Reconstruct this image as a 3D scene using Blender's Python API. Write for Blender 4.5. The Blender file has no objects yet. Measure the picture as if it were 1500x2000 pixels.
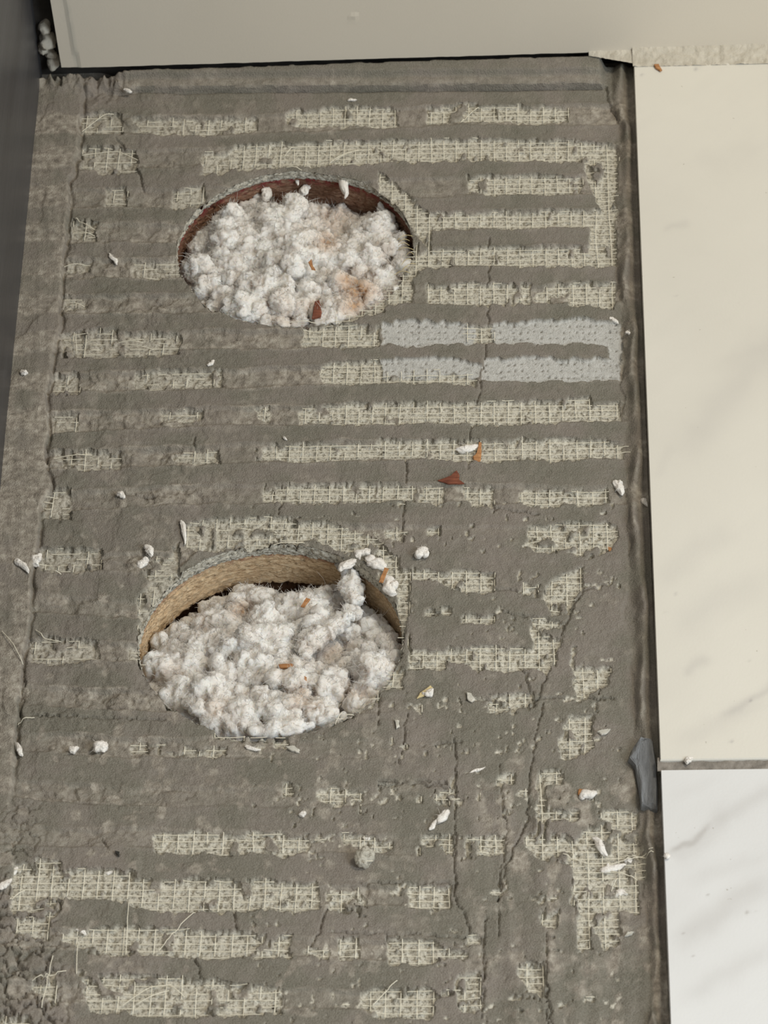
import bpy, bmesh, math, random
import numpy as np
from mathutils import Matrix, Vector
random.seed(7); RNG = np.random.default_rng(11)
SC = bpy.context.scene
COL = SC.collection

# ------------------------------------------------------------------ camera
W, H_, FPX, DIST, PITCH, YAW, ROLL = 1500, 2000, 7000.0, 1.6, math.radians(45), 0.055, 0.05
sp, cp, sy, cy = math.sin(PITCH), math.cos(PITCH), math.sin(YAW), math.cos(YAW)
FW = np.array([-sy*cp, cy*cp, -sp]); R0 = np.array([cy, sy, 0.0]); U0 = np.cross(R0, FW)
RT = math.cos(ROLL)*R0 - math.sin(ROLL)*U0
UP = math.cos(ROLL)*U0 + math.sin(ROLL)*R0
CAM = -FW*DIST
cd = bpy.data.cameras.new('camera'); cam = bpy.data.objects.new('camera', cd); COL.objects.link(cam)
cam.matrix_world = Matrix([[RT[i], UP[i], -FW[i], CAM[i]] for i in range(3)] + [[0, 0, 0, 1]])
cd.sensor_fit = 'HORIZONTAL'; cd.sensor_width = 36; cd.lens = FPX/W*36
cd.dof.use_dof = True; cd.dof.focus_distance = 1.60; cd.dof.aperture_fstop = 45
SC.camera = cam

def at(px, py, z=0.0):
    """point of the horizontal plane at height z seen at photo pixel (px, py)"""
    d = FW + RT*((px-W/2)/FPX) + UP*((H_/2-py)/FPX)
    t = (z-CAM[2])/d[2]
    return CAM + d*t
def topx(x, y, z=0.0):
    vx, vy, vz = x-CAM[0], y-CAM[1], z-CAM[2]
    dep = vx*FW[0]+vy*FW[1]+vz*FW[2]
    return (W/2 + FPX*(vx*RT[0]+vy*RT[1]+vz*RT[2])/dep, H_/2 - FPX*(vx*UP[0]+vy*UP[1]+vz*UP[2])/dep)

# ------------------------------------------------------------------ light
wd = bpy.data.worlds.new('world'); SC.world = wd; wd.use_nodes = True
bg = wd.node_tree.nodes['Background']; bg.inputs[0].default_value = (1.0, 0.94, 0.845, 1); bg.inputs[1].default_value = 0.42
def area(name, loc, target, size, power, col):
    l = bpy.data.lights.new(name, 'AREA'); l.shape = 'RECTANGLE'; l.size = size[0]; l.size_y = size[1]
    l.energy = power; l.color = col
    o = bpy.data.objects.new(name, l); COL.objects.link(o); o.location = loc
    o.rotation_euler = (Vector(target)-Vector(loc)).to_track_quat('-Z', 'Y').to_euler(); return o
area('window_daylight', (1.15, -1.0, 0.95), (0.12, -0.30, 0), (0.6, 0.7), 15.5, (0.84, 0.93, 1.0))
area('ceiling_lamp', (1.1, 0.10, 2.1), (0.15, 0.1, 0), (0.4, 0.4), 19, (1.0, 0.89, 0.72))
SC.view_settings.view_transform = 'Standard'; SC.view_settings.look = 'None'
SC.view_settings.gamma = 1; SC.view_settings.use_curve_mapping = False
SC.view_settings.exposure = 0.24

# ------------------------------------------------------------------ noise
LAT2 = RNG.random((512, 512)); LAT3 = RNG.random((64, 64, 64))
def vn2(x, y):
    xi = np.floor(x).astype(int); yi = np.floor(y).astype(int); fx = x-xi; fy = y-yi
    fx = fx*fx*(3-2*fx); fy = fy*fy*(3-2*fy); a = LAT2[xi & 511, yi & 511]; b = LAT2[(xi+1) & 511, yi & 511]
    c = LAT2[xi & 511, (yi+1) & 511]; d = LAT2[(xi+1) & 511, (yi+1) & 511]
    return (a*(1-fx)+b*fx)*(1-fy)+(c*(1-fx)+d*fx)*fy
def fbm2(x, y, s, o=3, off=0.0):
    r = 0; a = 1; t = 0
    for k in range(o):
        r = r + a*(vn2(x/s+off+17.3*k, y/s+off*1.7+9.1*k)*2-1); t += a; a *= .5; s = s/2.03
    return r/t
def vn3(p):
    i = np.floor(p).astype(int); f = p-i; f = f*f*(3-2*f); r = 0
    for dx in (0, 1):
        for dy in (0, 1):
            for dz in (0, 1):
                w = (f[:, 0] if dx else 1-f[:, 0])*(f[:, 1] if dy else 1-f[:, 1])*(f[:, 2] if dz else 1-f[:, 2])
                r = r + w*LAT3[(i[:, 0]+dx) & 63, (i[:, 1]+dy) & 63, (i[:, 2]+dz) & 63]
    return r
def sst(a, b, x):
    t = np.clip((x-a)/(b-a), 0, 1); return t*t*(3-2*t)
def voro(x, y, s):
    """F2-F1 of jittered cells"""
    u = x/s; v = y/s; iu = np.floor(u).astype(int); iv = np.floor(v).astype(int)
    f1 = np.full(u.shape, 9.0); f2 = f1.copy()
    for a in (-1, 0, 1):
        for b in (-1, 0, 1):
            cx = iu+a+LAT2[(iu+a) & 511, (iv+b) & 511]; cyy = iv+b+LAT2[(iu+a+91) & 511, (iv+b+37) & 511]
            d = np.hypot(cx-u, cyy-v); m = d < f1
            f2 = np.where(m, f1, np.minimum(f2, d)); f1 = np.where(m, d, f1)
    return f1, f2-f1

# ------------------------------------------------------------------ materials
class NT:
    def __init__(s, name):
        s.m = bpy.data.materials.new(name); s.m.use_nodes = True; s.t = s.m.node_tree
        s.b = s.t.nodes['Principled BSDF']; s.b.inputs['Specular IOR Level'].default_value = 0.25
        s.tc = s.n('ShaderNodeTexCoord')
    def n(s, k, **kw):
        o = s.t.nodes.new(k)
        for a, v in kw.items(): setattr(o, a, v)
        return o
    def l(s, a, b): s.t.links.new(a, b)
    def val(s, sock, v):
        if hasattr(v, 'is_output'): s.l(v, sock)
        elif isinstance(v, tuple) and len(v) == 3: sock.default_value = (*v, 1)
        else: sock.default_value = v
    def noise(s, scale, detail=3, rough=.5, stretch=None, dist=0.0):
        o = s.n('ShaderNodeTexNoise'); o.inputs['Scale'].default_value = scale; o.inputs['Detail'].default_value = detail
        o.inputs['Roughness'].default_value = rough; o.inputs['Distortion'].default_value = dist
        if stretch:
            mp = s.n('ShaderNodeMapping'); mp.inputs['Scale'].default_value = stretch; s.l(s.tc.outputs['Object'], mp.inputs[0]); s.l(mp.outputs[0], o.inputs[0])
        else: s.l(s.tc.outputs['Object'], o.inputs[0])
        return o.outputs[0]
    def ramp(s, f, stops):
        o = s.n('ShaderNodeValToRGB'); s.l(f, o.inputs[0]); e = o.color_ramp.elements
        while len(e) < len(stops): e.new(.5)
        for i, (p, c) in enumerate(stops):
            e[i].position = p; e[i].color = (*c, 1) if isinstance(c, tuple) else (c, c, c, 1)
        return o.outputs[0]
    def mix(s, f, a, b, mode='MIX'):
        o = s.n('ShaderNodeMix', data_type='RGBA', blend_type=mode)
        s.val(o.inputs[0], f); s.val(o.inputs[6], a); s.val(o.inputs[7], b); return o.outputs[2]
    def math(s, op, a, b=0.0):
        o = s.n('ShaderNodeMath', operation=op); s.val(o.inputs[0], a); s.val(o.inputs[1], b); return o.outputs[0]
    def attr(s, name):
        o = s.n('ShaderNodeAttribute'); o.attribute_name = name; return o
    def bump(s, h, dist, strength=1.0):
        o = s.n('ShaderNodeBump'); o.inputs['Distance'].default_value = dist; o.inputs['Strength'].default_value = strength
        s.l(h, o.inputs['Height']); s.l(o.outputs[0], s.b.inputs['Normal'])
    def out(s, col, rough=.9):
        s.val(s.b.inputs['Base Color'], col); s.val(s.b.inputs['Roughness'], rough); return s.m

def ground_material():
    t = NT('mortar_and_board'); a = t.attr('mask'); sep = t.n('ShaderNodeSeparateColor'); t.l(a.outputs['Color'], sep.inputs[0])
    e, w, s = sep.outputs
    big = t.noise(28, 4, .6); fine = t.noise(1500, 2, .6); speck = t.noise(3200, 1); med = t.noise(260, 4, .65)
    mort = t.ramp(big, [(.3, (.128, .124, .098)), (.46, (.150, .141, .115)), (.56, (.178, .160, .138)), (.72, (.195, .170, .150))])
    mort = t.mix(t.ramp(fine, [(.3, .0), (.75, .45)]), mort, (.29, .268, .232))
    mort = t.mix(t.ramp(speck, [(.66, 0.0), (.74, .55)]), mort, (.46, .43, .37))
    sm = t.ramp(med, [(.3, (.16, .143, .12)), (.46, (.255, .228, .192)), (.6, (.35, .322, .275)), (.75, (.44, .415, .36))])
    c = t.mix(s, mort, sm)
    g1 = t.noise(620, 4, .75)
    core = t.ramp(g1, [(.30, (.09, .08, .06)), (.40, (.27, .25, .2)), (.48, (.53, .505, .43)), (.72, (.72, .695, .61))])
    c = t.mix(e, c, core)
    wh = t.ramp(t.noise(500, 3, .6), [(.28, (.26, .255, .235)), (.42, (.44, .44, .42)), (.7, (.51, .51, .49))])
    c = t.mix(w, c, wh)
    hgt = t.mix(e, t.mix(.5, fine, med), g1)
    t.bump(hgt, .0013, .9)
    return t.out(c, .95)
M_GROUND = ground_material()

def simple(name, cols, scale, rough=.8, bump=None, stretch=None, detail=4, spec=.25, sss=0):
    t = NT(name); n = t.noise(scale, detail, .6, stretch)
    c = t.ramp(n, [(.3+.4*i/(len(cols)-1), cc) for i, cc in enumerate(cols)])
    if bump: t.bump(t.noise(bump[0], 4, .7, stretch), bump[1], .8)
    t.b.inputs['Specular IOR Level'].default_value = spec
    if sss:
        t.b.inputs['Subsurface Weight'].default_value = sss; t.b.inputs['Subsurface Radius'].default_value = (1, .8, .6)
        t.b.inputs['Subsurface Scale'].default_value = .004
    return t.out(c, rough)
M_STRAND = simple('glass_strand', [(.66, .62, .50), (.82, .79, .67)], 300, .55)
M_YSTRAND = simple('yellowed_strand', [(.50, .40, .20), (.62, .52, .3)], 300, .55)
M_WOOL = simple('white_insulation', [(.70, .665, .63), (.86, .84, .815)], 170, 1.0, (1400, .0012), sss=.35)
def wool(name, sss):
    t = NT(name); n = t.noise(130, 4, .6)
    c = t.ramp(n, [(.3, (.82, .765, .705)), (.62, (.95, .93, .885))]); a = t.attr('stain_shade').outputs['Fac']
    c = t.mix(a, c, (.56, .36, .22)); sp_ = t.ramp(t.noise(700, 1), [(.80, 0.0), (.84, .8)]); c = t.mix(sp_, c, (.16, .10, .06))
    t.b.inputs['Subsurface Weight'].default_value = sss; t.b.inputs['Subsurface Radius'].default_value = (1, .82, .65); t.b.inputs['Subsurface Scale'].default_value = .006
    t.b.inputs['Specular IOR Level'].default_value = .05
    t.bump(t.noise(1500, 4, .7, None, .8), .0010, .8); return t.out(c, 1.0)
M_WOOL = wool('white_insulation', .45); M_TUFT = wool('loose_tuft', 0.0)
M_WOOLTAN = simple('stained_insulation', [(.52, .36, .24), (.74, .60, .48)], 120, 1.0, (1400, .0012), sss=.3)
M_CHIP = simple('orange_wood_chip', [(.30, .13, .05), (.52, .27, .12)], 90, .8, (500, .0004), (1, 6, 1))
M_REDCHIP = simple('red_brown_chip', [(.10, .03, .018), (.26, .09, .05)], 130, .7, (600, .0004), (1, 5, 1))
M_CHAR = simple('black_fleck', [(.02, .02, .018), (.04, .04, .035)], 100)
M_FLAKE = simple('pale_flake', [(.42, .41, .36), (.60, .58, .52)], 300, .9, (900, .0005))
M_SLATE = simple('blue_grey_mortar', [(.12, .125, .13), (.24, .25, .26)], 60, .6, (420, .0012), (6, 1, 1))
M_CAULK = simple('cream_caulk', [(.42, .39, .325), (.53, .50, .43)], 160, .7, (260, .001))
M_GROUT = simple('grey_grout', [(.17, .155, .135), (.29, .265, .235)], 200, .95, (900, .0006))
M_VOID = simple('dark_backing', [(.015, .014, .013), (.05, .045, .04)], 60)
M_PANEL = simple('dark_laminate', [(.035, .034, .036), (.062, .062, .066)], 9, .38, (60, .0004), (1, .35, 3), spec=.3)
M_JOIST = simple('cavity_wood', [(.07, .035, .018), (.17, .09, .05)], 50, .95, (300, .001))

def wood_ring(name, cols):
    t = NT(name); n = t.noise(260, 5, .7, (1, 1, 5)); n2 = t.noise(35, 3, .6)
    c = t.ramp(n, [(.28, cols[0]), (.5, cols[1]), (.72, cols[2])])
    c = t.mix(t.ramp(n2, [(.45, 0.0), (.7, .6)]), c, cols[0])
    a = t.attr('red'); c = t.mix(t.math('MULTIPLY', a.outputs['Fac'], t.ramp(t.noise(330, 3), [(.42, 0.0), (.56, .85)])), c, (.25, .035, .04))
    t.bump(n, .0014, .9); return t.out(c, .95)
M_WOOD_SHADED = wood_ring('shaded_chipboard_edge', [(.12, .055, .03), (.28, .155, .10), (.50, .36, .25)])  # far hole: same wood, shade painted into a darker colour
M_WOOD_LIT = wood_ring('lit_chipboard_edge', [(.34, .21, .11), (.68, .50, .31), (.86, .71, .49)])  # near hole: same wood, light on the rim painted into a brighter colour

def tile_material():
    t = NT('marble_look_tile'); a = t.attr('vein').outputs['Fac']
    cloud = t.ramp(t.noise(9, 4, .55), [(.3, (.615, .622, .624)), (.7, (.665, .675, .680))])
    cloud = t.mix(t.attr('cream').outputs['Fac'], cloud, (.985, .945, .850), 'MULTIPLY')
    c = t.mix(a, cloud, (.40, .385, .37))
    sp_ = t.ramp(t.noise(420, 1), [(.80, 0.0), (.83, .5)]); c = t.mix(sp_, c, (.3, .27, .22))
    t.bump(t.noise(900, 2), .00012, .4); t.b.inputs['Specular IOR Level'].default_value = .4
    return t.out(c, .42)
M_TILE = tile_material()
def wall_material():
    t = NT('glazed_wall_tile')
    c = t.ramp(t.noise(6, 3, .5), [(.3, (.635, .580, .485)), (.7, (.69, .635, .54))])
    c = t.mix(t.attr('chip').outputs['Fac'], c, (.50, .48, .41))
    t.bump(t.noise(1100, 2), .0001, .35); t.b.inputs['Specular IOR Level'].default_value = .35
    return t.out(c, .5)
M_WALL = wall_material()

# ------------------------------------------------------------------ mesh helpers
def mesh_np(name, V, F, mat, attrs=None, smooth=True):
    V = np.asarray(V, dtype=np.float32); F = np.asarray(F, dtype=np.int32); k = F.shape[1]
    me = bpy.data.meshes.new(name); me.vertices.add(len(V)); me.vertices.foreach_set('co', V.ravel())
    me.loops.add(F.size); me.loops.foreach_set('vertex_index', F.ravel())
    me.polygons.add(len(F)); me.polygons.foreach_set('loop_start', np.arange(0, F.size, k, dtype=np.int32))
    me.update(calc_edges=True)
    me.polygons.foreach_set('use_smooth', np.full(len(F), smooth))
    for an, av in (attrs or {}).items():
        if av.ndim == 2:
            at_ = me.attributes.new(an, 'FLOAT_COLOR', 'POINT'); at_.data.foreach_set('color', av.astype(np.float32).ravel())
        else:
            at_ = me.attributes.new(an, 'FLOAT', 'POINT'); at_.data.foreach_set('value', av.astype(np.float32))
    me.materials.append(mat); me.validate(); return me
def link(name, me, parent=None, kind=None, label=None, cat=None, group=None, loc=None):
    o = bpy.data.objects.new(name, me); COL.objects.link(o)
    if parent: o.parent = parent
    if kind: o['kind'] = kind
    if label: o['label'] = label
    if cat: o['category'] = cat
    if group: o['group'] = group
    if loc is not None: o.location = loc
    return o
def grid_faces(nu, nv):
    i = np.arange(nu*nv).reshape(nu, nv)
    return np.stack([i[:-1, :-1], i[1:, :-1], i[1:, 1:], i[:-1, 1:]], -1).reshape(-1, 4)
def interp(pts, x):
    a = np.array(pts, float); return np.interp(x, a[:, 0], a[:, 1])

# ------------------------------------------------------------------ hand-measured layout of the board (photo pixels)
# exposed board seen through the mortar: runs of (x, top, bottom)
E = [s.split() for s in """
160,228,262 200,222,266 240,226,268
258,234,262 320,232,264 400,236,268 505,232,258
560,220,244 620,216,250 700,212,250 780,216,252
835,214,246 900,208,244 985,210,240 1050,212,246 1110,216,240
160,292,330 215,288,345 268,300,340
395,305,345 440,298,342 480,284,336 520,284,330 620,280,330 700,278,326 760,280,318 850,276,322 950,274,318 1040,278,318 1120,276,322 1205,288,326
1142,286,336 1175,288,420 1206,300,420
205,372,408 250,372,406
335,380,412 372,368,408 400,360,396
912,352,378 960,346,384 1040,345,384 1135,348,382
142,432,470 190,438,476
842,418,448 900,420,446 1000,418,452 1080,416,446 1205,416,450
1150,416,520 1203,418,520
132,512,532 178,514,530
262,516,546 300,513,548 352,512,540
806,494,526 870,490,526 960,486,522 1060,488,526 1202,484,526
122,584,606 170,582,606
832,562,594 900,558,600 960,556,598 1040,560,596
1046,572,590 1080,560,598 1140,556,600 1200,556,608
120,655,702 150,648,702 232,646,700
245,656,698 300,652,700 352,658,698
590,640,676 640,638,684 742,640,680
905,640,672 968,636,674
105,738,774 155,732,776
262,730,762 330,726,764 432,726,758
628,718,752 680,706,756 750,712,752
750,730,752 850,728,752 930,738,756
105,814,850 152,810,848
315,806,824 360,804,828 396,806,822
500,802,822 526,798,824
584,804,832 620,794,832 760,790,832 880,788,828 980,788,834 1080,786,828 1150,778,826 1160,794,824 1212,788,824
110,884,916 170,884,924 238,890,920
340,884,904 430,880,908
498,878,902 560,872,902 620,870,908 680,870,900 745,868,898
745,860,896 820,864,894 900,862,906 960,866,906 1020,860,902 1100,860,906 1180,864,898 1238,874,898
85,966,1012 110,960,1022 140,962,1020
516,954,980 560,950,988 650,948,986 735,950,980
738,952,984 800,952,980 865,952,990
905,954,970 925,954,992 965,956,992
1012,962,990 1040,958,994 1110,962,996 1190,960,984
362,1026,1072 400,1020,1080 470,1016,1076 545,1014,1062 620,1020,1062 690,1036,1084 740,1060,1110 780,1092,1150
80,1076,1118 140,1074,1122 202,1076,1116
285,1094,1126 320,1096,1190 350,1060,1150
270,1170,1290 300,1130,1270 330,1090,1200
270,1262,1296 292,1262,1330
250,1266,1292 290,1262,1300
1028,1034,1066 1060,1032,1084 1110,1022,1084 1150,1024,1100 1190,1024,1076 1206,1032,1050
752,1032,1052 785,1034,1062
834,1034,1048 858,1032,1050
775,1112,1310 800,1116,1200
798,1240,1312 804,1260,1310
806,1114,1130 870,1122,1146 905,1114,1160 965,1126,1162
830,1196,1204 880,1188,1206
900,1206,1220 965,1204,1222
1022,1152,1166 1060,1150,1172 1080,1138,1208 1110,1120,1204 1138,1112,1146
1040,1212,1310 1072,1212,1318 1098,1222,1260
795,1276,1312 870,1270,1314 925,1266,1300
925,1266,1310 1010,1266,1312 1085,1270,1304
60,1252,1296 100,1248,1300 195,1256,1292
952,1362,1392 1000,1358,1396 1044,1358,1384
1122,1306,1378 1150,1306,1366 1190,1304,1336
250,1460,1474 320,1454,1474 400,1466,1482
402,1462,1484 440,1462,1484
535,1436,1460 560,1434,1462
1092,1444,1484 1112,1402,1484 1158,1400,1466
322,1376,1392 350,1382,1402
620,1546,1562 660,1542,1582 706,1552,1566
550,1536,1562 572,1536,1558
738,1530,1540 775,1534,1542
848,1548,1570 880,1542,1580 890,1510,1580
970,1520,1538 1005,1514,1534
1050,1506,1540 1095,1508,1534
1050,1540,1660 1068,1540,1664
1050,1586,1606 1130,1590,1608
1025,1632,1656 1060,1630,1684 1110,1636,1692 1130,1650,1700
300,1632,1666 380,1626,1672 460,1634,1674 500,1626,1668 560,1634,1676 622,1648,1672
670,1634,1652 710,1634,1668 768,1650,1664
824,1636,1650 860,1636,1664 888,1636,1680
905,1638,1652 918,1636,1682
930,1644,1672 955,1632,1672 985,1632,1668
22,1690,1790 70,1684,1830 118,1684,1780
30,1790,1822 100,1770,1840
118,1700,1760 200,1700,1762 265,1706,1764
230,1716,1766 300,1722,1784 420,1718,1788 530,1724,1780 620,1730,1782
640,1742,1778 700,1740,1792 720,1770,1790
796,1730,1778 880,1734,1780
125,1826,1846 190,1814,1868 300,1814,1872 420,1824,1876 570,1832,1874
602,1852,1864 640,1856,1880
662,1836,1878 704,1836,1876
755,1836,1884 830,1838,1890 880,1858,1878 910,1862,1874
912,1828,1850 940,1832,1848
60,1916,1930 110,1900,1970 
150,1900,1920 180,1906,1980 290,1908,1992 420,1918,1990 548,1934,1986
705,1946,1968 730,1936,1992 840,1936,1992 850,1940,1978
850,1940,1954 885,1938,1950
888,1920,1940 905,1906,1980 942,1902,1980
1012,1886,1908 1036,1886,1940 1064,1892,1956
1120,1650,1740 1180,1588,1860 1210,1640,1846
1178,1588,1660 1210,1588,1780 1246,1590,1790
1240,1646,1720 1276,1650,1716
1130,1768,1854 1155,1770,1858
1160,1770,1830 1204,1774,1828
0,1990,2010 30,1986,2040 60,1990,2040
745,1330,1352 790,1300,1348
700,1362,1380 742,1338,1374
640,1392,1414 700,1368,1404
420,1420,1446 520,1430,1452
790,500,566 816,478,534
752,560,602 806,520,592
700,600,622 752,575,614
640,618,636 700,605,630
738,340,372 780,366,404
778,366,404 812,396,450
808,398,450 842,420,500
1056,1788,1812 1090,1786,1818
""".strip().split('\n')]
WH = [s.split() for s in """
746,636,674 800,628,682 880,632,676 925,640,676
962,634,676 1060,630,676 1130,622,674 1210,634,680
1188,640,742 1214,644,736
745,706,734 830,702,740 890,704,732 940,718,742
944,706,746 1040,700,748 1110,704,750 1214,700,744
""".strip().split('\n')]
def prs(L): return [np.array([[float(v) for v in t.split(',')] for t in r]) for r in L]
E = prs(E); WH = prs(WH)
# centre lines of the trowel grooves
ROWS = [
 [(0, 250), (450, 248), (800, 235), (1300, 226)], [(0, 320), (450, 312), (800, 302), (1300, 300)],
 [(0, 392), (450, 390), (800, 372), (1300, 362)], [(0, 462), (450, 460), (800, 436), (1300, 432)],
 [(0, 530), (450, 527), (800, 508), (1300, 505)], [(0, 600), (450, 597), (800, 580), (1300, 577)],
 [(0, 680), (150, 674), (450, 668), (800, 658), (1300, 650)], [(0, 755), (450, 744), (800, 732), (1300, 726)],
 [(0, 834), (450, 816), (800, 812), (1300, 806)], [(0, 906), (450, 892), (800, 882), (1300, 884)],
 [(0, 990), (350, 972), (800, 968), (1300, 975)], [(0, 1098), (330, 1104), (420, 1045), (640, 1045), (800, 1050), (1300, 1050)],
 [(0, 1176), (270, 1196), (800, 1136), (1300, 1140)], [(0, 1268), (280, 1280), (700, 1290), (800, 1288), (1300, 1288)],
 [(0, 1360), (300, 1375), (800, 1378), (1300, 1376)], [(0, 1448), (250, 1464), (800, 1470), (1300, 1450)],
 [(0, 1540), (250, 1560), (500, 1562), (800, 1560), (1300, 1560)], [(0, 1636), (300, 1642), (800, 1656), (1300, 1652)],
 [(0, 1730), (300, 1748), (800, 1756), (1300, 1756)], [(0, 1835), (300, 1844), (800, 1862), (1300, 1860)],
 [(0, 1940), (300, 1948), (800, 1962), (1300, 1960)]]
CRACKS = [
 [(890, 1445), (889, 1560), (890, 1640), (888, 1760), (920, 1815), (915, 1830)], [(975, 1500), (990, 1640), (975, 1720), (974, 1830)],
 [(950, 1790), (945, 1840), (942, 1990)], [(1060, 1380), (1035, 1500), (1030, 1600), (990, 1690), (975, 1760)], [(1140, 1150), (1095, 1250), (1045, 1380)],
 [(1068, 1830), (1068, 2010)], [(950, 1880), (940, 1920)], [(640, 1780), (610, 1850)], [(735, 1250), (740, 1420)], [(790, 980), (786, 1060)], [(795, 1400), (780, 1500)],
 [(955, 470), (953, 640), (945, 730), (915, 870), (916, 920)], [(795, 880), (793, 950)], [(910, 1370), (1050, 1372)], [(1050, 1366), (1200, 1370)],
 [(1020, 1300), (1040, 1370)], [(960, 1155), (1060, 1160), (1110, 1175)], [(980, 1200), (1100, 1218)], [(550, 950), (546, 1015)], [(240, 970), (300, 975)],
 [(45, 1310), (52, 1350), (34, 1410), (35, 1470)], [(40, 640), (120, 655)], [(90, 860), (90, 920), (100, 960)], [(200, 1640), (212, 1665)], [(450, 1765), (465, 1820)],
 [(740, 1530), (880, 1540)], [(1060, 1885), (1080, 2010)], [(1130, 1160), (1190, 1145)], [(380, 1870), (400, 1940)], [(810, 1530), (885, 1535)], [(700, 1730), (890, 1728)],
 [(925, 990), (1050, 1010)], [(825, 1460), (900, 1455)], [(380, 860), (384, 905)], [(228, 270), (270, 345), (282, 372)], [(1180, 170), (1192, 210), (1210, 240)],
 [(640, 1825), (800, 1828), (940, 1835)], [(1120, 1700), (1125, 1790)], [(60, 1400), (320, 1412)]]
STRIP_EDGE = [(120, 158), (170, 160), (300, 152), (360, 136), (470, 128), (560, 118), (640, 116), (700, 104), (780, 90), (860, 92), (920, 86), (960, 100), (1000, 78), (1060, 72), (1200, 58), (1300, 46), (1400, 34), (1480, 30), (1560, 22), (1800, -20), (2100, -60)]
BANK_EDGE = [(100, 1190), (200, 1196), (260, 1210), (420, 1205), (540, 1205), (620, 1216), (740, 1218), (850, 1218), (1000, 1225), (1060, 1228), (1200, 1222), (1300, 1236), (1400, 1240), (1500, 1240), (1600, 1256), (1800, 1262), (2100, 1270)]
TILE_EDGE = [(115, 1238), (1000, 1270), (1483, 1290), (2000, 1310), (2200, 1318)]

# holes: centre on the board and radius, both cut by the same hole saw
RAD = 0.0570
HC = [at(576.5, 486, .001), at(529, 1250, .001)]
def hole_r(th, k):
    th = np.asarray(th); n = 60
    return RAD*(1+.010*fbm2(np.cos(th)*3+10*k+20, np.sin(th)*3+20, 1.0, 4))

# ------------------------------------------------------------------ height field of mortar over board
DX, DY = 0.00056, 0.00070
pts = [at(-40, 100), at(1340, 100), at(-60, 2120), at(1380, 2120)]
x0 = min(p[0] for p in pts)-.004; x1 = max(p[0] for p in pts)+.002
y0 = min(p[1] for p in pts)-.02; y1 = max(p[1] for p in pts)+.012
gx = np.arange(x0, x1, DX); gy = np.arange(y0, y1, DY); NX, NY = len(gx), len(gy)
X, Y = np.meshgrid(gx, gy, indexing='ij')
PX, PY = topx(X, Y, .001)

def strips(L, PX, PY, jit, warp):
    D = np.full(PX.shape, -50.0); ID = np.full(PX.shape, -1)
    qx = PX + warp[0]; qy = PY + warp[1]
    for i, a in enumerate(L):
        m = (PX > a[0, 0]-14) & (PX < a[-1, 0]+14) & (PY > a[:, 1].min()-14) & (PY < a[:, 2].max()+14)
        if not m.any(): continue
        x = qx[m]; y = qy[m]
        d = np.minimum(np.minimum(y-np.interp(x, a[:, 0], a[:, 1]), np.interp(x, a[:, 0], a[:, 2])-y), np.minimum(x-a[0, 0], a[-1, 0]-x)*1.0)
        d = d + jit[m]
        cur = D[m]; b = d > cur; cur[b] = d[b]; D[m] = cur; ii = ID[m]; ii[b] = i; ID[m] = ii
    return D, ID
CRUMB = None
def fields(PX, PY):
    warp = (fbm2(PX, PY, 16, 3, 3.1)*7, fbm2(PX, PY, 15, 3, 8.3)*6)
    jit = fbm2(PX, PY, 9, 3, 5.5)*3.2
    dE, idE = strips(E, PX, PY, jit, warp); dW, idW = strips(WH, PX, PY, jit, warp)
    # stray islands of mortar inside the exposed board
    isl = fbm2(PX, PY, 22, 3, 31.0); dE = np.minimum(dE, (0.46-.10*sst(900, 1300, PY)-isl)*22)
    c = np.full(PX.shape, 99.0)
    for r in ROWS: c = np.minimum(c, np.abs(PY-interp(r, PX)))
    cr = (fbm2(PX, PY, 13, 3, 131.)-.60+.20*(1-sst(8, 24, c)))*14
    cr = np.where((PY > 985) & (PX > 480) & (PX < 1215), cr, -9)
    idE = np.where((dE <= 0) & (cr > 0), len(E), idE); dE = np.maximum(dE, cr); global CRUMB; CRUMB = sst(-1.5, .5, cr)
    return dE, idE, dW
dE, idE, dW = fields(PX, PY)
e = sst(-1.3, 1.3, dE); w = sst(-1.3, 1.3, dW)*(1-.0*e)
ex = e*(1-w)
# grooves
dgro = np.full(PX.shape, 99.0); RID = np.zeros(PX.shape, int)
for r in ROWS:
    c = interp(r, PX); dgro = np.minimum(dgro, np.abs(PY-c+fbm2(PX, PY, 60, 2, 1.0)*5)); RID += (PY > c)
gro = 1-sst(14, 19, dgro + fbm2(PX, PY, 14, 2, 2.2)*3)
ga = 1 - sst(700, 860, PX)*sst(1000, 1060, PY)
ga *= 1-.65*sst(380, 560, PX)*sst(1380, 1480, PY)*(1-sst(1600, 1640, PY))
fill = sst(-.25, .35, fbm2(PX, PY/2.2, 95, 2, 4.4))
ga = ga*(.45+.55*fill)
sm = gro*ga
Hm = 2.5 + fbm2(PX, PY, 120, 3, 6.0)*.5 + fbm2(PX/9, PY, 7, 2, 7.0)*.16 + fbm2(PX, PY, 14, 3, 9.0)*.10
Hm = Hm - 1.6*sm + sm*fbm2(PX, PY, 13, 3, 12.0)*.8
# slight raised lip along the groove edges
lip = np.exp(-((dgro-20)/2.6)**2)*ga; Hm += lip*.42
# crisp ledge where each smeared groove meets the next ridge
sg = np.full(PX.shape, 99.0)
for r in ROWS: q_ = PY-interp(r, PX)-17-fbm2(PX, PY, 70, 2, 111.)*4; sg = np.where(np.abs(q_) < np.abs(sg), q_, sg)
lz = ga*(1-.8*sst(560, 760, PX))*sst(-.12, .18, fbm2(PX, PY*0+interp(ROWS[0], PX)*0+RID*70., 110, 2, 112.))
Hm += lz*(-1.5*np.exp(-((sg+.0)/1.5)**2)+.5*sst(0, 2, sg)*np.exp(-np.clip(sg, 0, 99)/12))
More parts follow.
